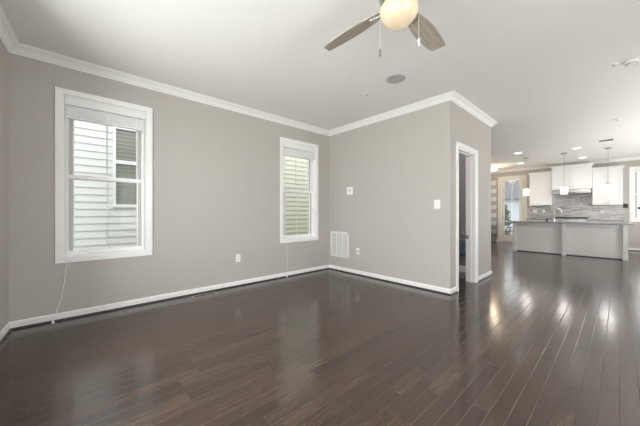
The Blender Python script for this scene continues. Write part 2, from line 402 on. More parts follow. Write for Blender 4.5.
# windows.  local frame: x along the wall, y into the room, z up; wall face at y = 0
def window(name, width, z0, z1, loc, rz, cs=CS, muntin=True):
    r = sroot(name, loc, rz)
    H0, H1 = z0+cs, z1-cs; a, b_ = cs, width-cs
    bm = bmesh.new()
    bx(bm, 0, cs, 0, .018, z0, z1, bev=.003); bx(bm, width-cs, width, 0, .018, z0, z1, bev=.003)
    bx(bm, cs-.001, width-cs+.001, 0, .018, z0, z0+cs, bev=.003); bx(bm, cs-.001, width-cs+.001, 0, .018, z1-cs, z1, bev=.003)
    obj('window_casing', bm, M['trim'], r)
    bm = bmesh.new(); t = .012
    bx(bm, a, a+t, -.17, .004, H0, H1); bx(bm, b_-t, b_, -.17, .004, H0, H1); bx(bm, a+t, b_-t, -.17, .004, H0, H0+t); bx(bm, a+t, b_-t, -.17, .004, H1-t, H1)
    obj('window_jamb', bm, M['trim'], r)
    # vinyl frame
    f = .032; a2, b2, h0, h1 = a+t, b_-t, H0+t, H1-t
    bm = bmesh.new()
    bx(bm, a2, a2+f, -.15, -.07, h0, h1, bev=.003); bx(bm, b2-f, b2, -.15, -.07, h0, h1, bev=.003)
    bx(bm, a2+.001, b2-.001, -.149, -.068, h0, h0+.02, bev=.003); bx(bm, a2+.001, b2-.001, -.149, -.068, h1-.03, h1, bev=.003)
    obj('window_frame', bm, M['vinyl'], r)
    a3, b3 = a2+.026, b2-.026; mid = (h0+h1)/2-.02
    for nm, (y0_, y1_), (s0, s1) in (('lower_sash', (-.105, -.078), (h0+.012, mid+.045)), ('upper_sash', (-.138, -.110), (mid-.0, h1-.02))):
        st = .048
        bm = bmesh.new(); bx(bm, a3, a3+st, y0_, y1_, s0, s1, bev=.003); bx(bm, b3-st, b3, y0_, y1_, s0, s1, bev=.003)
        s = obj(nm, bm, M['vinyl_grey'], r)
        bm = bmesh.new()
        lo = .026; bx(bm, a3+.002, b3-.002, y0_-.001, y1_+.001, s0, s0+lo+.006, bev=.003); bx(bm, a3+.002, b3-.002, y0_-.001, y1_+.001, s1-.042, s1, bev=.003)
        bx(bm, a3+st-.008, a3+st+.004, y0_, y1_+.004, s0+.03, s1-.04, bev=.002); bx(bm, b3-st-.004, b3-st+.008, y0_, y1_+.004, s0+.03, s1-.04, bev=.002)
        obj('sash_rail', bm, M['vinyl'], s)
        obj('glass_pane', B((a3+st-.004, b3-st+.004, (y0_+y1_)/2-.002, (y0_+y1_)/2+.002, s0+.02, s1-.02)), M['glass'], s)
        if muntin: obj('muntin', B(((a3+b3)/2-.007, (a3+b3)/2+.007, (y0_+y1_)/2-.008, (y0_+y1_)/2-.003, s0+.03, s1-.03)), M['vinyl'], s)
    obj('sash_lock', B(((a3+b3)/2-.03, (a3+b3)/2+.03, -.108, -.085, mid+.044, mid+.056), bev=.003), M['vinyl'], r)
    return r
ww = W1[1]-W1[0]
# on the left wall, +y(local) must be world +x : rotate -90deg  => local x -> world -y ; origin at high y end
window('window_1', ww, *WZ, (XA, W1[1], 0), -PI/2)
window('window_2', W2[1]-W2[0], *WZ, (XA, W2[1], 0), -PI/2)
window('window_3', KW[1]-KW[0], KW[2], KW[3], (KW[1], YK, 0), PI, cs=CK, muntin=False)
for i, (a, b_) in enumerate(FRONT):
    x, y = wallD(a-.04); window('window_%d' % (4+i), b_-a+.08, .56, 2.36, (x, y, 0), R(-4))  # invented windows behind the camera, one per front fill light
for i, y in enumerate(SIDE):
    window('window_%d' % (7+i), .94+.08, .56, 2.36, (XR, y-.51, 0), PI/2)  # invented windows in the unseen right wall, one per side fill light

# patio door (door_2)
d2 = sroot('door_2', (0, YK, 0))
x0, x1, zt = KD; o0, o1, ot = x0+CK, x1-CK, zt-CK
bm = bmesh.new()
bx(bm, x0, o0, -.018, 0, 0, zt, bev=.003); bx(bm, o1, x1, -.018, 0, 0, zt, bev=.003); bx(bm, o0-.001, o1+.001, -.018, 0, ot, zt, bev=.003)
obj('door_casing', bm, M['door'], d2)
obj('door_jamb', B((o0, o0+.03, -.004, .15, 0, ot), (o1-.03, o1, -.004, .15, 0, ot), (o0, o1, -.004, .15, ot-.03, ot)), M['door'], d2)
e0, e1, et = o0+.032, o1-.032, ot-.032
g0, g1, gb, gt = e0+.10, e1-.12, .27, 2.33
leaf = obj('door_leaf', B((e0, g0, .01, .05, .01, et), (g1, e1, .01, .05, .01, et), (g0-.001, g1+.001, .01, .05, .01, gb), (g0-.001, g1+.001, .01, .05, gt, et),
     (g0-.02, g0+.01, .0, .02, gb-.02, gt+.02), (g1-.01, g1+.02, .0, .02, gb-.02, gt+.02), (g0, g1, .0, .02, gb-.02, gb+.01), (g0, g1, .0, .02, gt-.01, gt+.02)), M['door'], d2)
obj('glass_pane', B((g0, g1, .028, .034, gb, gt)), M['glass'], leaf)
obj('grille_bar', B(((g0+g1)/2-.008, (g0+g1)/2+.008, .02, .042, gb, gt)), M['vinyl'], leaf)
bm = bmesh.new(); lathe(bm, [(0, -.06), (.02, -.06), (.027, -.045), (.02, -.03), (.01, -.02), (.01, 0), (.03, 0), (.03, .01)], 16)
bmesh.ops.rotate(bm, cent=(0, 0, 0), matrix=Matrix.Rotation(-PI/2, 3, 'X'), verts=bm.verts[:]); bmesh.ops.translate(bm, vec=(e0+.05, .005, .95), verts=bm.verts[:])
for v in bm.verts: pass
obj('door_handle', bm, M['nickel'], leaf, True)
for z in (.25, 1.25, 2.15): obj('hinge', B((e1-.01, e1+.012, -.004, .012, z-.045, z+.045)), M['nickel'], d2)

# ------------------------------------------------------------------ outdoors
GZ = -.35
struct(obj('ground', B((-30, 26, -22, 60, GZ-.1, GZ)), M['grass']))
def siding_bm(length, H, expo=.128, lap=.020):
    """face towards +y(local); x 0..length"""
    bm = bmesh.new(); z = 0
    while z < H-.01:
        z2 = min(z+expo, H)
        v = [bm.verts.new(p) for p in ((0, lap, z), (length, lap, z), (length, 0.002, z2), (0, .002, z2), (0, 0, z), (length, 0, z))]
        bm.faces.new((v[0], v[1], v[2], v[3])); bm.faces.new((v[4], v[5], v[1], v[0])); z = z2
    bx(bm, 0, length, -.10, 0, 0, H)
    return bm
M['siding_white'] = mat('white_vinyl_siding', (.78, .775, .76), .6, bump=.3, bscale=60)
M['siding_cream'] = mat('cream_vinyl_siding', (.74, .72, .62), .6, bump=.3, bscale=60)
XN = -6.3
def house(name, label, y0_, y1_, sm, group):
    h = thing(name, label, 'house', (XN, y1_, GZ), -PI/2, group)
    L_ = y1_-y0_
    obj('siding_wall', siding_bm(L_, 6.3), sm, h)
    bm = bmesh.new(); bx(bm, 0, .02, -6, -.1, 0, 6.3); bx(bm, L_-.02, L_, -6, -.1, 0, 6.3); bx(bm, 0, L_, -6.02, -6, 0, 6.3)
    obj('side_wall', bm, sm, h)
    bm = bmesh.new()
    vs = [bm.verts.new(p) for p in ((-.1, .25, 6.25), (L_+.1, .25, 6.25), (L_+.1, -3, 8.4), (-.1, -3, 8.4), (-.1, -6.25, 6.25), (L_+.1, -6.25, 6.25))]
    bm.faces.new((vs[0], vs[1], vs[2], vs[3])); bm.faces.new((vs[3], vs[2], vs[5], vs[4])); bm.faces.new((vs[0], vs[3], vs[4])); bm.faces.new((vs[1], vs[5], vs[2])); bm.faces.new((vs[0], vs[4], vs[5], vs[1]))
    obj('roof', bm, M['roof'], h)
    for q in ((-.005, .09), (L_-.09, L_+.005)): obj('corner_board', B((*q, 0, .022, 0, 6.25)), M['vinyl'], h)
    return h
nh = house('neighbour_house', 'white sided neighbouring house seen through the window nearest the camera', -3.2, 2.25, M['siding_white'], None)
house('neighbour_house', 'cream sided neighbouring house seen through the window near the room corner', 2.75, 10.5, M['siding_cream'], None)
# neighbour window: local x = 2.45 - y
def nb_win(parent, ya, yb, za, zb):
    x0_, x1_ = ya, yb
    f = .046
    bm = bmesh.new(); bx(bm, x0_, x0_+f, .0, .05, za, zb, bev=.004); bx(bm, x1_-f, x1_, 0, .05, za, zb, bev=.004); bx(bm, x0_-.006, x1_+.006, -.002, .056, za-.004, za+f, bev=.004); bx(bm, x0_-.006, x1_+.006, -.002, .056, zb-f, zb+.004, bev=.004)
    m_ = (za+zb)/2+.09; bx(bm, x0_+f-.002, x1_-f+.002, 0, .045, m_-.034, m_+.034, bev=.003)
    w_ = obj('house_window', bm, M['vinyl'], parent)
    obj('window_glass', B((x0_+f-.005, x1_-f+.005, .012, .02, za+f-.005, zb-f+.005)), M['nb_glass'], w_)
m = wave_bands('dark_pane_with_closed_blind', (.24, .24, .21), (.30, .30, .26), 14, 'Z', .25); M['nb_glass'] = m
nb_win(nh, 2.25-1.42, 2.25-.555, 1.225-GZ, 2.72-GZ)

# back yard seen through the kitchen window and patio door
hb = thing('rear_house', 'pale house with a grey roof seen through the patio door glass', 'house', (-10.5, 26, GZ))
obj('house_wall', B((0, 6.5, 0, 6, 0, 2.6)), mat('pale_blue_siding', (.62, .66, .74), .7), hb)
bm = bmesh.new(); vs = [bm.verts.new(p) for p in ((-.3, -.4, 2.55), (6.8, -.4, 2.55), (6.8, 3, 4.3), (-.3, 3, 4.3), (-.3, 6.4, 2.55), (6.8, 6.4, 2.55))]
for q in ((0, 1, 2, 3), (3, 2, 5, 4), (0, 3, 4), (1, 5, 2), (0, 4, 5, 1)): bm.faces.new([vs[i] for i in q])
obj('roof', bm, M['roof'], hb)
for xq in (1, 3.4): obj('house_window', B((xq, xq+1, -.05, .02, .9, 2.1)), M['nb_glass'], hb)
def shrub(x, y, r, hgt, label, n=260):
    s = thing('shrub', label, 'shrub', (x, y, GZ))
    bm = bmesh.new()
    for i in range(n):
        th = random.uniform(0, 2*PI); u = random.uniform(-1, 1); q = r*(.6+.4*random.random())
        c = Vector((q*math.sqrt(1-u*u)*math.cos(th), q*math.sqrt(1-u*u)*math.sin(th), hgt/2+u*hgt/2*.9))
        d = Vector((random.uniform(-1, 1), random.uniform(-1, 1), random.uniform(-.4, 1))).normalized(); e = d.orthogonal().normalized()*.05
        bm.faces.new([bm.verts.new(c+d*.1), bm.verts.new(c+e), bm.verts.new(c-d*.1), bm.verts.new(c-e)])
    obj('foliage', bm, M['leaf'], s)
    bm = bmesh.new()
    for i in range(7):
        a = i*.9; tube(bm, [(0, 0, 0), (.1*math.cos(a), .1*math.sin(a), hgt*.4), (r*.6*math.cos(a), r*.6*math.sin(a), hgt*.8)], [.02, .015, .006], 5)
    obj('branch', bm, M['bark'], s)
shrub(-3.9, 15.6, .42, 1.9, 'dark rounded shrub seen through the left side of the patio door')
shrub(-3.3, 16.6, .35, 1.1, 'low shrub seen through the lower right of the patio door', 160)
# dark patio umbrella beyond the kitchen window
u = thing('patio_umbrella', 'dark patio umbrella seen through the kitchen window', 'umbrella', (1.28, 15.2, GZ))
bm = bmesh.new(); lathe(bm, [(0, 1.98), (.45, 1.86), (.95, 1.62), (.95, 1.58), (.45, 1.80), (0, 1.93)], 8); obj('canopy', bm, M['umbrella'], u)
bm = bmesh.new(); tube(bm, [(0, 0, 0), (0, 0, 2.04)], .022, 10); obj('pole', bm, M['nickel'], u)
bm = bmesh.new(); lathe(bm, [(0, 0), (.24, 0), (.24, .05), (.06, .09), (.04, .2), (0, .2)], 20); obj('umbrella_base', bm, M['iron'], u)

# ------------------------------------------------------------------ blinds
def blind(label, loc, wd, ztop, cord_pts, group):
    t = thing('window_blind', label, 'blind', loc, -PI/2, group)
    # local x 0..wd along window, y into the room
    obj('headrail', B((0, wd, -.055, -.004, ztop-.05, ztop), bev=.003), M['blind_rail'], t)
    obj('valance', B((0, wd, -.006, .004, ztop-.082, ztop), (0, wd, .004, .007, ztop-.010, ztop), (0, wd, .004, .007, ztop-.082, ztop-.074), bev=.002), M['blind_rail'], t)
    bm = bmesh.new(); z = ztop-.092
    for i in range(15):
        dy = random.uniform(-.0015, .0015)
        bx(bm, .006, wd-.006, -.054+dy, -.006+dy, z-.0066, z); z -= .0072
    obj('slat_stack', bm, M['blind'], t)
    obj('bottom_rail', B((.004, wd-.004, -.056, -.004, z-.02, z-.002), bev=.003), M['blind_rail'], t)
    for fx in (.13, .5, .87):
        obj('ladder_tape', B((wd*fx-.009, wd*fx+.009, -.006, -.0045, z-.02, ztop-.085)), M['blind'], t)
    bm = bmesh.new(); tube(bm, cord_pts, .0028, 6); cd = obj('lift_cord', bm, M['plastic'], t)
    return t, cd
wd = ww-2*CS-.03
# cord in local: x = origin_y - y ; y = worldx - XA ; z
oy = W1[1]-CS-.015
def lc(pts, oy): return [(oy-y, x-XA, z) for x, y, z in pts]
b1, c1 = blind('white blind raised to the top of the large left window', (XA, oy, 0), wd, WZ[1]-CS-.014,
   lc([(XA-.02, -.030, 2.30), (XA-.02, -.030, 1.5), (XA-.015, -.032, .80), (XA+.024, -.040, .672), (XA+.026, -.045, .58), (XA+.035, -.058, .40), (XA+.05, -.085, .22), (XA+.062, -.125, .09), (XA+.07, -.142, .03)], oy), 'raised window blinds')
bm = bmesh.new(); lathe(bm, [(0, .03), (.006, .028), (.012, .012), (.013, .002), (.009, 0), (0, 0)], 12, c=lc([(XA+.07, -.142, .002)], oy)[0]); obj('cord_tassel', bm, M['plastic'], c1, True)
bm = bmesh.new(); tube(bm, lc([(XA-.01, -.043, 2.27), (XA-.01, -.044, 1.3), (XA-.008, -.045, .86)], oy), .005, 6); wnd = obj('tilt_wand', bm, M['blind'], b1)
oy2 = W2[1]-CS-.015
b2, c2 = blind('white blind raised to the top of the window by the room corner', (XA, oy2, 0), W2[1]-W2[0]-2*CS-.03, WZ[1]-CS-.014,
   lc([(XA-.02, 2.775, 2.30), (XA-.02, 2.775, 1.5), (XA-.015, 2.775, .80), (XA+.024, 2.775, .672), (XA+.026, 2.778, .58), (XA+.03, 2.772, .30), (XA+.04, 2.765, .03)], oy2), 'raised window blinds')
bm = bmesh.new(); lathe(bm, [(0, .03), (.006, .028), (.012, .012), (.013, .002), (.009, 0), (0, 0)], 12, c=lc([(XA+.04, 2.765, .002)], oy2)[0]); obj('cord_tassel', bm, M['plastic'], c2, True)

# ------------------------------------------------------------------ wall fittings. local: x along, y out of wall
def outlet(label, loc, rz, group=None, wdt=.075, gang=1):
    t = thing('wall_outlet', label, 'outlet', loc, rz, group)
    W_ = wdt if gang == 1 else .118
    obj('cover_plate', B((-W_/2, W_/2, 0, .006, -.06, .06), bev=.002), M['plastic'], t)
    for g in range(gang):
        cx = 0 if gang == 1 else (-.023, .023)[g]
        for s in (-1, 1):
            f = obj('receptacle', B((cx-.017, cx+.017, .005, .009, s*.021-.015, s*.021+.015), bev=.002), M['plastic'], t)
            obj('slots', B((cx-.008, cx-.0055, .0085, .0095, s*.021-.003, s*.021+.007), (cx+.0055, cx+.008, .0085, .0095, s*.021-.003, s*.021+.007), (cx-.002, cx+.002, .0085, .0095, s*.021-.011, s*.021-.007)), M['slot'], f)
    return t
outlet('white duplex outlet low on the long wall between the two windows', (XA, 1.88, .427), -PI/2)
outlet('white duplex outlet low on the wall right of the return grille', (-3.185, YB, .425), PI)
# plug-in device on that outlet
t = thing('plug_in_adapter', 'small white round plug-in device in the outlet beside the return grille', 'adapter', (-3.175, YB-.0095, .452), PI)
bm = bmesh.new(); lathe(bm, [(0, 0), (.030, 0), (.035, .006), (.034, .024), (.022, .034), (0, .036)], 20); bmesh.ops.rotate(bm, cent=(0, 0, 0), matrix=Matrix.Rotation(-PI/2, 3, 'X'), verts=bm.verts[:])
obj('housing', bm, M['plastic'], t, True)
obj('vent_slot', B((-.010, .010, .0335, .0365, -.002, .002)), M['slot'], t)
# light switch
t = thing('light_switch', 'white double rocker light switch on the wall near the outer corner', 'light switch', (-1.738, YB, 1.24), PI)
obj('cover_plate', B((-.045, .045, 0, .006, -.064, .064), bev=.002), M['plastic'], t)
for s in (-1, 1): obj('rocker', B((s*.021-.015, s*.021+.015, .005, .011, -.033, .033), bev=.003), M['plastic'], t)
# thermostat style panel
t = thing('alarm_keypad', 'square white wall control panel above the return grille', 'control panel', (-3.362, YB, 1.524), PI)
obj('housing', B((-.075, .075, 0, .022, -.072, .072), bev=.006), M['plastic'], t)
obj('screen', B((-.020, .020, .021, .024, -.010, .028), bev=.001), M['vinyl_grey'], t)
# return grille
t = thing('return_air_grille', 'white louvered return air grille low on the wall in the room corner', 'vent', (-3.637, YB, .51), PI)
gw, gh = .24, .245
obj('duct_opening', B((-gw+.02, gw-.02, -.0, .002, -gh+.02, gh-.02)), M['duct'], t)
obj('frame', B((-gw, gw, .001, .009, gh-.028, gh), (-gw, gw, .001, .009, -gh, -gh+.028), (-gw, -gw+.028, .001, .009, -gh, gh), (gw-.028, gw, .001, .009, -gh, gh), (-.082, -.070, .001, .009, -gh, gh), (.070, .082, .001, .009, -gh, gh), bev=.0015), M['plastic'], t)
bm = bmesh.new(); z = -gh+.035
while z < gh-.03:
    v = [bm.verts.new(p) for p in ((-gw+.02, .003, z+.0075), (gw-.02, .003, z+.0075), (gw-.02, .008, z), (-gw+.02, .008, z), (-gw+.02, .003, z+.006), (gw-.02, .003, z+.006), (gw-.02, .008, z-.0015), (-gw+.02, .008, z-.0015))]
    for q in ((0, 1, 2, 3), (7, 6, 5, 4), (3, 2, 6, 7), (0, 4, 5, 1)): bm.faces.new([v[i] for i in q])
    z += .0155
obj('louvers', bm, M['vinyl'], t)
# screws left in the walls
for lab, loc, rz in (('small dark screw left in the long wall, nearer the large window', (XA, 1.463, 1.845), -PI/2), ('small dark screw left in the long wall, nearer the corner window', (XA, 1.95, 1.828), -PI/2), ('small screw left high on the wall with the control panel', (-2.706, YB, 1.803), PI)):
    bm = bmesh.new(); lathe(bm, [(0, 0), (.004, 0), (.004, .010), (.009, .011), (.008, .015), (0, .016)], 10); bmesh.ops.rotate(bm, cent=(0, 0, 0), matrix=Matrix.Rotation(-PI/2, 3, 'X'), verts=bm.verts[:])
    o = obj('wall_screw', bm, M['nickel']); o.location = loc; o.rotation_euler = (0, 0, rz); tag(o, lab, 'screw')
# floor register
t = thing('floor_register', 'tan slotted floor register beside the long wall baseboard', 'vent', (-3.80, 1.335, 0))
rw, rl = .055, .165
obj('frame', B((-rw, rw, -rl, -rl+.018, 0, .006), (-rw, rw, rl-.018, rl, 0, .006), (-rw, -rw+.016, -rl, rl, 0, .006), (rw-.016, rw, -rl, rl, 0, .006), bev=.0015), M['register'], t)
obj('duct_opening', B((-rw+.01, rw-.01, -rl+.01, rl-.01, 0, .0015)), M['slot'], t)
bm = bmesh.new()
for i in range(16): y = -rl+.028+i*.0182; bx(bm, -rw+.012, rw-.012, y-.003, y+.003, .001, .005)
bx(bm, -.004, .004, -rl+.01, rl-.01, .001, .0045); obj('louvers', bm, M['register_dark'], t)

# ------------------------------------------------------------------ ceiling fittings
t = thing('ceiling_speaker', 'round grey in-ceiling speaker grille beyond the fan', 'speaker', (-1.822, 2.897, CEIL))
bm = bmesh.new(); lathe(bm, [(0, -.006), (.098, -.006), (.10, -.004), (.10, 0), (0, 0)], 40); obj('speaker_grille', bm, M['grille'], t)
bm = bmesh.new(); lathe(bm, [(.098, -.007), (.112, -.005), (.113, 0), (.098, 0)], 40); obj('rim', bm, M['grille'], t)
t = thing('fire_sprinkler', 'small recessed fire sprinkler in the ceiling left of the round speaker', 'sprinkler', (-2.319, 2.976, CEIL))
bm = bmesh.new(); lathe(bm, [(0, -.004), (.022, -.004), (.03, -.001), (.03, 0), (0, 0)], 24); obj('escutcheon', bm, M['plastic'], t)
bm = bmesh.new(); lathe(bm, [(0, -.018), (.013, -.018), (.013, -.016), (.005, -.015), (.005, -.003), (0, -.003)], 12); obj('sprinkler_head', bm, M['nickel'], t)
t = thing('smoke_detector', 'white smoke detector at the right edge of the ceiling', 'smoke detector', (.085, 4.42, CEIL))
bm = bmesh.new(); lathe(bm, [(0, -.035), (.03, -.035), (.036, -.03), (.052, -.024), (.055, 0), (0, 0)], 28); obj('housing', bm, M['plastic'], t, False)
bm = bmesh.new(); lathe(bm, [(.040, -.0305), (.044, -.0305), (.044, -.026), (.040, -.026)], 28); obj('vent_ring', bm, M['duct'], t)
t = thing('fire_sprinkler', 'white fire sprinkler plate in the ceiling beside the smoke detector', 'sprinkler', (-.045, 4.37, CEIL))
bm = bmesh.new(); lathe(bm, [(0, -.005), (.025, -.005), (.035, -.001), (.035, 0), (0, 0)], 24); obj('escutcheon', bm, M['plastic'], t)
bm = bmesh.new(); lathe(bm, [(0, -.02), (.012, -.02), (.005, -.016), (.005, -.003), (0, -.003)], 12); obj('sprinkler_head', bm, M['nickel'], t)
t = thing('fire_sprinkler', 'small white sprinkler disc in the ceiling between living area and kitchen', 'sprinkler', (-.032, 7.0, CEIL))
bm = bmesh.new(); lathe(bm, [(0, -.008), (.04, -.008), (.05, -.002), (.05, 0), (0, 0)], 24); obj('escutcheon', bm, M['plastic'], t)
bm = bmesh.new(); lathe(bm, [(0, -.022), (.012, -.022), (.005, -.018), (.005, -.006), (0, -.006)], 12); obj('sprinkler_head', bm, M['nickel'], t)
t = thing('ceiling_register', 'small dark air register in the kitchen ceiling above the right pendant', 'vent', (-.205, 8.85, CEIL))
obj('frame', B((-.11, .11, -.07, .07, -.006, 0), bev=.002), mat('bronze_register', (.10, .09, .085), .5), t)
bm = bmesh.new()
for i in range(7): bx(bm, -.10, .10, -.058+i*.018, -.050+i*.018, -.011, -.006)
obj('louvers', bm, M['duct'], t)
# recessed lights
DL = [(-.721, 9.37, 'lit recessed ceiling light just in front of the centre pendant'), (-.727, 11.12, 'lit recessed ceiling light near the kitchen cabinets, behind the centre pendant'), (-1.861, 8.97, 'lit recessed ceiling light in front of the left pendant'), (-2.2, 10.9, 'lit recessed ceiling light nearest the patio door')]
proto = None
for x, y, lab in DL:
    if proto is None:
        t = thing('recessed_light', lab, 'ceiling light', (x, y, CEIL), 0, 'recessed lights in the kitchen ceiling'); proto = t
        bm = bmesh.new(); lathe(bm, [(.075, -.002), (.077, -.006), (.098, -.004), (.10, 0), (.075, 0)], 32); obj('trim_ring', bm, M['plastic'], t)
        bm = bmesh.new(); lathe(bm, [(0, -.003), (.076, -.003), (.076, 0), (0, 0)], 32); obj('diffuser', bm, M['downlight'], t)
    else: t = copy_tree(proto); t.location = (x, y, CEIL)
    t['label'] = lab
    d = bpy.data.lights.new('recessed_light_beam', 'SPOT'); d.energy = 22; d.spot_size = R(140); d.spot_blend = .8; d.shadow_soft_size = .07; d.color = (1, .93, .84)
    o = bpy.data.objects.new('recessed_light_beam', d); C.objects.link(o); o.location = (x, y, CEIL-.02); o.parent = None

# flush mount
t = thing('flush_mount_light', 'glowing flush mount ceiling light near the patio door', 'ceiling light', (-3.0, 10.95, CEIL))
bm = bmesh.new(); lathe(bm, [(0, 0), (.12, 0), (.12, -.02), (.06, -.03), (.05, -.05), (0, -.05)], 28); obj('canopy', bm, M['nickel'], t)
bm = bmesh.new(); lathe(bm, [(.06, -.035), (.13, -.05), (.15, -.09), (.12, -.13), (.06, -.155), (0, -.16)], 28); obj('glass_bowl', bm, M['lamp_warm'], t, True)
d = bpy.data.lights.new('flush_mount_bulb', 'POINT'); d.energy = 14; d.color = (1, .82, .6); d.shadow_soft_size = .12
o = bpy.data.objects.new('flush_mount_bulb', d); C.objects.link(o); o.location = (-3.0, 10.95, CEIL-.32)

# ------------------------------------------------------------------ ceiling fan
FX, FY = -.976, 1.588
fan = thing('ceiling_fan', 'ceiling fan with weathered wood blades, opal light and two pull chains', 'ceiling fan', (FX, FY, CEIL))
bm = bmesh.new(); lathe(bm, [(0, 0), (.075, 0), (.075, -.03), (.05, -.055), (.016, -.06), (.016, -.10), (0, -.10)], 32); obj('ceiling_canopy', bm, M['nickel'], fan, False)
bm = bmesh.new(); lathe(bm, [(0, -.09), (.06, -.09), (.115, -.115), (.13, -.15), (.13, -.20), (.115, -.225), (.09, -.235), (.085, -.262), (0, -.262)], 40); obj('motor_housing', bm, M['nickel'], fan, False)
bm = bmesh.new(); lathe(bm, [(.084, -.250), (.108, -.255), (.118, -.272), (.121, -.295), (.113, -.325), (.092, -.353), (.056, -.372), (.02, -.380), (0, -.381)], 40); obj('light_globe', bm, M['globe'], fan, True)
BZ = -.24
for k, ang in enumerate((180.5, 93.5, 272, 2)):
    a = R(ang)
    piv = bpy.data.objects.new
    # blade: local x outwards
    bm = bmesh.new(); prof = [(.14, .040), (.20, .050), (.30, .064), (.42, .072), (.53, .068), (.62, .060), (.688, .050)]
    top = []; 
    for s, hw in prof:
        lead = .0
        top.append((s, hw))
    up_ = [bm.verts.new((s-(.022 if s > .66 else 0), hw, .004)) for s, hw in top] + [bm.verts.new((s+(.01 if s > .66 else 0), -hw, .004)) for s, hw in reversed(top)]
    dn_ = [bm.verts.new((v.co.x, v.co.y, -.004)) for v in up_]
    bm.faces.new(up_); bm.faces.new(dn_[::-1])
    for i in range(len(up_)): bm.faces.new((up_[i], up_[(i+1) % len(up_)], dn_[(i+1) % len(up_)], dn_[i]))
    bl = obj('fan_blade', bm, M['blade'], fan)
    bl.matrix_local = Matrix.Translation((0, 0, BZ)) @ Matrix.Rotation(a, 4, 'Z') @ Matrix.Rotation(R(-13), 4, 'X')
    bm = bmesh.new(); bx(bm, .10, .20, -.014, .014, -.012, -.0045, bev=.003); bx(bm, .17, .225, -.030, .030, -.010, -.0045, bev=.003)
    for q in (-.018, .018): bx(bm, .205, .213, q-.004, q+.004, -.013, -.0095, bev=.001)
    obj('blade_iron', bm, M['nickel'], bl)
cr_ = Vector((.673, .740))   # to the camera's right
fw = Vector((-.740, .673))
def chain(off, fwd, z1, name_mat, fob, kx):
    p = cr_*off + fw*fwd
    bm = bmesh.new(); z = -.245; n = 0
    tube(bm, [(p.x*.72, p.y*.72, -.24), (p.x, p.y, -.246), (p.x, p.y, z1)], .0012, 5)
    while z > z1:
        bmesh.ops.create_icosphere(bm, subdivisions=1, radius=.0021, matrix=Matrix.Translation((p.x, p.y, z))); z -= .0062
    ch = obj('pull_chain', bm, M['chain'], fan)
    bm = bmesh.new(); lathe(bm, fob, 12, c=(p.x, p.y, z1)); obj('chain_fob', bm, name_mat, ch, True)
M['chain'] = mat('pale_chain', (.75, .72, .66), .4, metal=.3)
chain(-.123, 0, -.545, mat('dark_fob_metal', (.20, .19, .17), .4, metal=.4), [(0, .004), (.004, .002), (.007, -.012), (.009, -.03), (.007, -.042), (0, -.044)], 0)
chain(.131, 0, -.475, M['plastic'], [(0, .004), (.006, .001), (.009, -.010), (.008, -.020), (.004, -.026), (.007, -.034), (.006, -.044), (0, -.046)], 1)

d = bpy.data.lights.new('closet_fill_light', 'POINT'); d.energy = 24; d.color = (1, .93, .88); d.shadow_soft_size = .12  # unseen fill light added to brighten the closet interior
o = bpy.data.objects.new('closet_fill_light', d); C.objects.link(o); o.location = (-3.0, 4.6, 2.5)
# ------------------------------------------------------------------ closet towel
t = thing('towel_ring', 'metal towel ring on the grey wall inside the doorway', 'towel ring', (-1.99, YE-.104, .74), PI)
bm = bmesh.new(); lathe(bm, [(0, 0), (.022, 0), (.022, .008), (.008, .012), (.008, .03), (0, .03)], 16); bmesh.ops.rotate(bm, cent=(0, 0, 0), matrix=Matrix.Rotation(-PI/2, 3, 'X'), verts=bm.verts[:]); obj('mount', bm, M['nickel'], t, True)
bm = bmesh.new(); tube(bm, [(.07*math.sin(q*PI/10), .028, -.075+.07*math.cos(q*PI/10)) for q in range(21)], .0045, 8, cap=False); obj('ring', bm, M['nickel'], t, True)
bm = bmesh.new()
nx = 14
def tw(sy, z0_, z1_):
    rows = []
    for j in range(8):
        z = z0_+(z1_-z0_)*j/7; rows.append([bm.verts.new((-.055+.11*i/nx, sy*(.012+.004*math.sin(i*1.7+j*.3)), z)) for i in range(nx+1)])
    for p, q in zip(rows, rows[1:]):
        for i in range(nx): bm.faces.new((p[i], p[i+1], q[i+1], q[i]))
    return rows
A_ = tw(1, -.145, -.43); B_ = tw(-1, -.145, -.40)
topv = [bm.verts.new((-.055+.11*i/nx, 0, -.128)) for i in range(nx+1)]
for i in range(nx): bm.faces.new((A_[0][i], A_[0][i+1], topv[i+1], topv[i])); bm.faces.new((B_[0][i], B_[0][i+1], topv[i+1], topv[i]))
o = obj('hand_towel', bm, M['towel'], None, True); o.location = (-1.99, YE-.104-.028, .74); o.rotation_euler = (0, 0, PI)
sm = o.modifiers.new('thickness', 'SOLIDIFY'); sm.thickness = .004
tag(o, 'blue hand towel hanging from the ring inside the doorway', 'towel')

# ------------------------------------------------------------------ kitchen
def shaker(bm, x0, x1, z0, z1, y):
    """door front facing -y at y"""
    s = .055
    bx(bm, x0, x0+s, y, y+.02, z0, z1, bev=.0015); bx(bm, x1-s, x1, y, y+.02, z0, z1, bev=.0015)
    bx(bm, x0+s-.001, x1-s+.001, y, y+.02, z0, z0+s, bev=.0015); bx(bm, x0+s-.001, x1-s+.001, y, y+.02, z1-s, z1, bev=.0015)
    bx(bm, x0+s-.002, x1-s+.002, y+.011, y+.018, z0+s-.002, z1-s+.002)
def knob(x, y, z, parent):
    bm = bmesh.new(); lathe(bm, [(0, 0), (.005, 0), (.005, .012), (.013, .016), (.014, .022), (.010, .027), (0, .028)], 12)
    bmesh.ops.rotate(bm, cent=(0, 0, 0), matrix=Matrix.Rotation(PI/2, 3, 'X'), verts=bm.verts[:]); bmesh.ops.translate(bm, vec=(x, y, z), verts=bm.verts[:])
    obj('knob', bm, M['nickel'], parent, True)
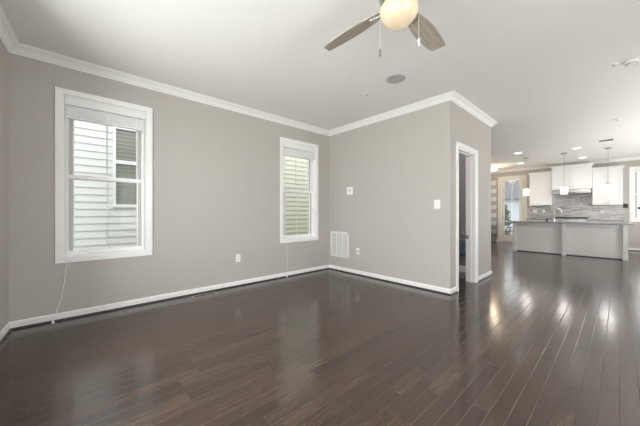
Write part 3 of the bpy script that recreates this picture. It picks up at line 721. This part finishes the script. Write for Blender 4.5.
def upper(label, x0, x1, z0, z1, dep, nd, kz):
    t = thing('wall_cabinet', label, 'cabinet', (x0, YK-.004, z0), 0, 'white kitchen wall cabinets')
    w_, h_ = x1-x0, z1-z0
    obj('body', B((0, w_, -dep, 0, 0, h_)), M['cab'], t)
    for i in range(nd):
        a = w_*i/nd+.004; b_ = w_*(i+1)/nd-.004
        bm = bmesh.new(); shaker(bm, a, b_, .006, h_-.006, -dep-.021); dd = obj('cabinet_door', bm, M['cab'], t)
        kx = (b_-.03 if i == 0 else a+.03) if nd == 2 else b_-.03
        knob(kx, -dep-.021, .06, dd)
    obj('crown', sweep([(w_, 0), (w_, -dep), (0, -dep), (0, 0)], [(0, h_), (-0, h_)][:1] + [(-.0, h_+.0)][:0] + [(-.02, h_+.05), (-.0, h_+.05)]) if False else crown_cap(w_, dep, h_), M['cab'], t)
    return t
def crown_cap(w_, dep, h_):
    bm = bmesh.new(); 
    for e, z0_, z1_ in ((.006, h_, h_+.012), (.016, h_+.012, h_+.03), (.030, h_+.03, h_+.05), (.036, h_+.05, h_+.062)):
        bx(bm, -e, w_+e, -dep-.021-e, 0, z0_, z1_)
    return bm
upper('white wall cabinet left of the range hood, beside the patio door', -2.13, -1.53, 1.365, 2.44, .33, 1, 0)
upper('taller white two door wall cabinet above the range hood', -1.525, -.57, 1.87, 2.58, .38, 2, 0)
upper('white wall cabinet right of the range hood, beside the kitchen window', -.565, .06, 1.355, 2.43, .33, 2, 0)
# hood
t = thing('range_hood', 'slim stainless range hood under the middle wall cabinet', 'range hood', (-1.0475, YK-.004, 1.72))
bm = bmesh.new(); v = [bm.verts.new(p) for p in ((-.46, -.48, 0), (.46, -.48, 0), (.46, 0, 0), (-.46, 0, 0), (-.46, -.42, .145), (.46, -.42, .145), (.46, 0, .145), (-.46, 0, .145), (-.46, -.48, .05), (.46, -.48, .05))]
for q in ((0, 3, 2, 1), (0, 1, 9, 8), (8, 9, 5, 4), (4, 5, 6, 7), (2, 3, 7, 6), (0, 8, 4, 7, 3), (1, 2, 6, 5, 9)): bm.faces.new([v[i] for i in q])
obj('hood_body', bm, M['hood'], t)
obj('filter', B((-.40, .40, -.44, -.05, -.006, .0)), M['iron'], t)
obj('control_strip', B((-.12, .12, -.484, -.479, .015, .035)), M['dark_plastic'], t)
# backsplash
o = obj('backsplash', B((-2.24, .10, YK-.012, YK-.001, .90, 1.87)), M['tile']); struct(o)
# counters and base cabinets along the back wall
def base_cab(label, x0, x1, nd):
    t = thing('base_cabinet', label, 'cabinet', (x0, YK-.015, 0), 0, 'base cabinets along the back wall')
    w_ = x1-x0; obj('body', B((0, w_, -.58, 0, .10, .865), (0, w_, -.52, 0, 0, .10)), M['cab'], t)
    for i in range(nd):
        a = w_*i/nd+.004; b_ = w_*(i+1)/nd-.004
        bm = bmesh.new(); shaker(bm, a, b_, .12, .68, -.601); dd = obj('cabinet_door', bm, M['cab'], t); knob(b_-.03 if i % 2 == 0 else a+.03, -.601, .62, dd)
        bm = bmesh.new(); bx(bm, a, b_, -.601, -.581, .70, .86, bev=.002); dd = obj('drawer', bm, M['cab'], t); knob((a+b_)/2, -.601, .78, dd)
base_cab('white base cabinet left of the range behind the island', -2.14, -1.435, 2)
base_cab('white base cabinet right of the range behind the island', -.66, .06, 2)
for x0_, x1_, lab in ((-2.16, -1.43, 'grey granite worktop left of the range'), (-.665, .08, 'grey granite worktop right of the range')):
    tag(obj('worktop', B((x0_, x1_, YK-.64, YK-.013, .866, .90), bev=.004), M['granite']), lab, 'worktop')
# range
t = thing('gas_range', 'stainless gas range with black grates below the hood', 'range', (-1.0475, YK-.02, 0))
obj('body', B((-.38, .38, -.60, 0, .03, .90), bev=.004), M['steel'], t)
od = obj('oven_door', B((-.36, .36, -.63, -.60, .20, .74), bev=.004), M['steel'], t)
obj('oven_window', B((-.25, .25, -.633, -.629, .32, .62)), M['dark_plastic'], od)
bm = bmesh.new(); tube(bm, [(-.32, -.67, .69), (.32, -.67, .69)], .011, 10); tube(bm, [(-.3, -.63, .69), (-.3, -.67, .69)], .008, 8); tube(bm, [(.3, -.63, .69), (.3, -.67, .69)], .008, 8); obj('oven_handle', bm, M['steel'], od)
for k in range(5):
    bm = bmesh.new(); lathe(bm, [(0, 0), (.022, 0), (.022, .012), (.015, .03), (0, .03)], 14); bmesh.ops.rotate(bm, cent=(0, 0, 0), matrix=Matrix.Rotation(PI/2, 3, 'X'), verts=bm.verts[:]); bmesh.ops.translate(bm, vec=(-.28+.14*k, -.60, .82), verts=bm.verts[:]); obj('control_knob', bm, M['dark_plastic'], t)
for k in range(3):
    bm = bmesh.new(); x = -.245+.245*k
    for q in (-.11, 0, .11): bx(bm, x+q-.006, x+q+.006, -.56, -.06, .945, .968)
    for q in (-.56, -.43, -.31, -.19, -.072): bx(bm, x-.116, x+.116, q, q+.012, .945, .968)
    for q in (-.11, .098):
        for p in (-.555, -.07): bx(bm, x+q, x+q+.012, p, p+.012, .899, .946)
    obj('grate', bm, M['iron'], t)
# backsplash outlets and black switch
outlet('wide white double outlet on the backsplash near the patio door', (-2.03, YK-.012, 1.17), PI, 'outlets on the backsplash', gang=2)
outlet('white single outlet on the backsplash left of the range', (-1.79, YK-.012, 1.17), PI, 'outlets on the backsplash')
outlet('white single outlet on the backsplash right of the range', (-.37, YK-.012, 1.14), PI, 'outlets on the backsplash')
t = thing('wall_control', 'small black square control on the wall left of the kitchen window', 'control panel', (.115, YK, 1.32), PI)
obj('housing', B((-.048, .048, 0, .02, -.062, .062), bev=.006), M['dark_plastic'], t); obj('screen', B((-.035, .035, .0195, .0215, -.025, .035)), M['slot'], t)

# island
IX0, IX1, IY = -2.12, .135, 9.56
isl = thing('kitchen_island', 'long pale grey kitchen island with three front posts', 'kitchen island', ((IX0+IX1)/2, IY, 0))
hw = (IX1-IX0)/2; ZT = .835
obj('body', B((-hw+.05, hw-.05, .10, .95, 0, ZT)), M['island'], isl)
obj('top_rail', B((-hw+.02, hw-.02, .045, .11, ZT-.075, ZT), bev=.003), M['island'], isl)
obj('toe_shoe', B((-hw+.04, hw-.04, .075, .101, 0, .02)), M['shoe'], isl)
for x0_, x1_ in ((-hw+.11, -.055), (.055, hw-.11)):
    bm = bmesh.new(); s = .02
    bx(bm, x0_, x1_, .088, .101, .02, .07, bev=.002); bx(bm, x0_, x0_+s*1.5, .092, .101, .02, ZT-.07, bev=.002); bx(bm, x1_-s*1.5, x1_, .092, .101, .02, ZT-.07, bev=.002)
    obj('panel_trim', bm, M['island'], isl)
for x in (-hw+.045, 0-.0, hw-.045):
    xx = x if x else 0
    xx = {0: .0}.get(x, x)
    bm = bmesh.new()
    bx(bm, xx-.045, xx+.045, .0, .10, 0, .10, bev=.004); bx(bm, xx-.040, xx+.040, .005, .10, .09, .50, bev=.004)
    bx(bm, xx-.045, xx+.045, .0, .10, .50, .53, bev=.004); bx(bm, xx-.034, xx+.034, .012, .10, .53, ZT-.05, bev=.004); bx(bm, xx-.045, xx+.045, .0, .10, ZT-.055, ZT, bev=.004)
    obj('post', bm, M['island'], isl)
tag(obj('island_worktop', B((IX0-.03, IX1+.075, IY-.04, IY+1.02, ZT+.001, ZT+.036), bev=.005), M['granite']), 'long grey granite worktop lying on the kitchen island', 'worktop')
zt_ = ZT+.036
fa = thing('kitchen_faucet', 'chrome gooseneck faucet standing on the island worktop', 'faucet', (-1.24, 10.02, zt_))
bm = bmesh.new(); lathe(bm, [(0, 0), (.028, 0), (.028, .008), (.019, .014), (.019, .08), (0, .08)], 20); obj('faucet_base', bm, M['steel'], fa, False)
bm = bmesh.new(); pts = [(0, 0, .07), (0, 0, .28)] + [(.075-.075*math.cos(q*PI/10), 0, .28+.085*math.sin(q*PI/10)) for q in range(1, 11)] + [(.155, 0, .22)]
tube(bm, pts, [.014]*12+[.018], 12); obj('spout', bm, M['steel'], fa, True)
bm = bmesh.new(); tube(bm, [(0, -.015, .055), (-.01, -.06, .075), (-.015, -.10, .10)], [.008, .007, .006], 8); obj('lever', bm, M['steel'], fa, True)
so = thing('soap_dispenser', 'small dark pump bottle beside the faucet on the island', 'soap dispenser', (-1.40, 10.05, zt_))
bm = bmesh.new(); lathe(bm, [(0, 0), (.022, 0), (.024, .006), (.024, .05), (.012, .062), (.008, .066), (0, .066)], 16); obj('bottle', bm, M['dark_plastic'], so, False)
bm = bmesh.new(); tube(bm, [(0, 0, .06), (0, 0, .09), (.025, 0, .09)], .005, 8); obj('pump', bm, M['dark_plastic'], so)

# pendants
PN = [(-1.86, 9.92, 'leftmost pendant light over the island, in front of the patio door'), (-1.02, 9.92, 'middle pendant light over the island, in front of the range hood'), (-.197, 9.92, 'rightmost pendant light over the island')]
proto = None
for x, y, lab in PN:
    if proto is None:
        t = thing('pendant_light', lab, 'pendant light', (x, y, CEIL), 0, 'pendant lights over the island'); proto = t
        bm = bmesh.new(); lathe(bm, [(0, 0), (.066, 0), (.066, -.014), (.05, -.026), (.008, -.03), (0, -.03)], 24); obj('canopy', bm, M['nickel'], t)
        bm = bmesh.new(); tube(bm, [(0, 0, -.02), (0, 0, -.90)], .005, 8); obj('rod', bm, M['nickel'], t)
        bm = bmesh.new(); lathe(bm, [(0, -.875), (.03, -.885), (.034, -.92), (0, -.925)], 20); obj('socket_cap', bm, M['nickel'], t)
        bm = bmesh.new(); lathe(bm, [(.03, -.915), (.074, -.925), (.080, -.945), (.077, -.975), (.062, -.985), (.062, -.995), (.080, -1.007), (.084, -1.035), (.078, -1.062), (.062, -1.070), (.062, -1.078), (.077, -1.088), (.077, -1.11), (.073, -1.115)], 28)
        o = obj('glass_shade', bm, M['pendant'], t, True); o.modifiers.new('thickness', 'SOLIDIFY').thickness = .003
    else: t = copy_tree(proto); t.location = (x, y, CEIL)
    t['label'] = lab
    d = bpy.data.lights.new('pendant_bulb', 'POINT'); d.energy = 4; d.color = (1, .95, .92); d.shadow_soft_size = .12
    o = bpy.data.objects.new('pendant_bulb', d); C.objects.link(o); o.location = (x, y, CEIL-1.22)

# striped curtain left of the patio door
bm = bmesh.new(); n = 40; rows = []
for z in (.04, .8, 1.6, 2.36):
    rows.append([bm.verts.new((-3.47+.26*i/n, YK-.075+.022*math.sin(i*.95), z)) for i in range(n+1)])
for p, q in zip(rows, rows[1:]):
    for i in range(n): bm.faces.new((p[i], p[i+1], q[i+1], q[i]))
o = obj('curtain', bm, M['curtain'], None, True); o.modifiers.new('thickness', 'SOLIDIFY').thickness = .003
tag(o, 'white curtain with grey horizontal stripes hanging left of the patio door', 'curtain')
rod = thing('curtain_rod', 'nickel curtain rod above the striped curtain by the patio door', 'curtain rod', (0, YK-.075, 2.375))
bm = bmesh.new(); tube(bm, [(-3.62, 0, 0), (-3.19, 0, 0)], .010, 10); obj('rod', bm, M['nickel'], rod)
for x in (-3.60, -3.21):
    bm = bmesh.new(); tube(bm, [(x, 0, 0), (x, .075, 0)], .007, 8); obj('bracket', bm, M['nickel'], rod)
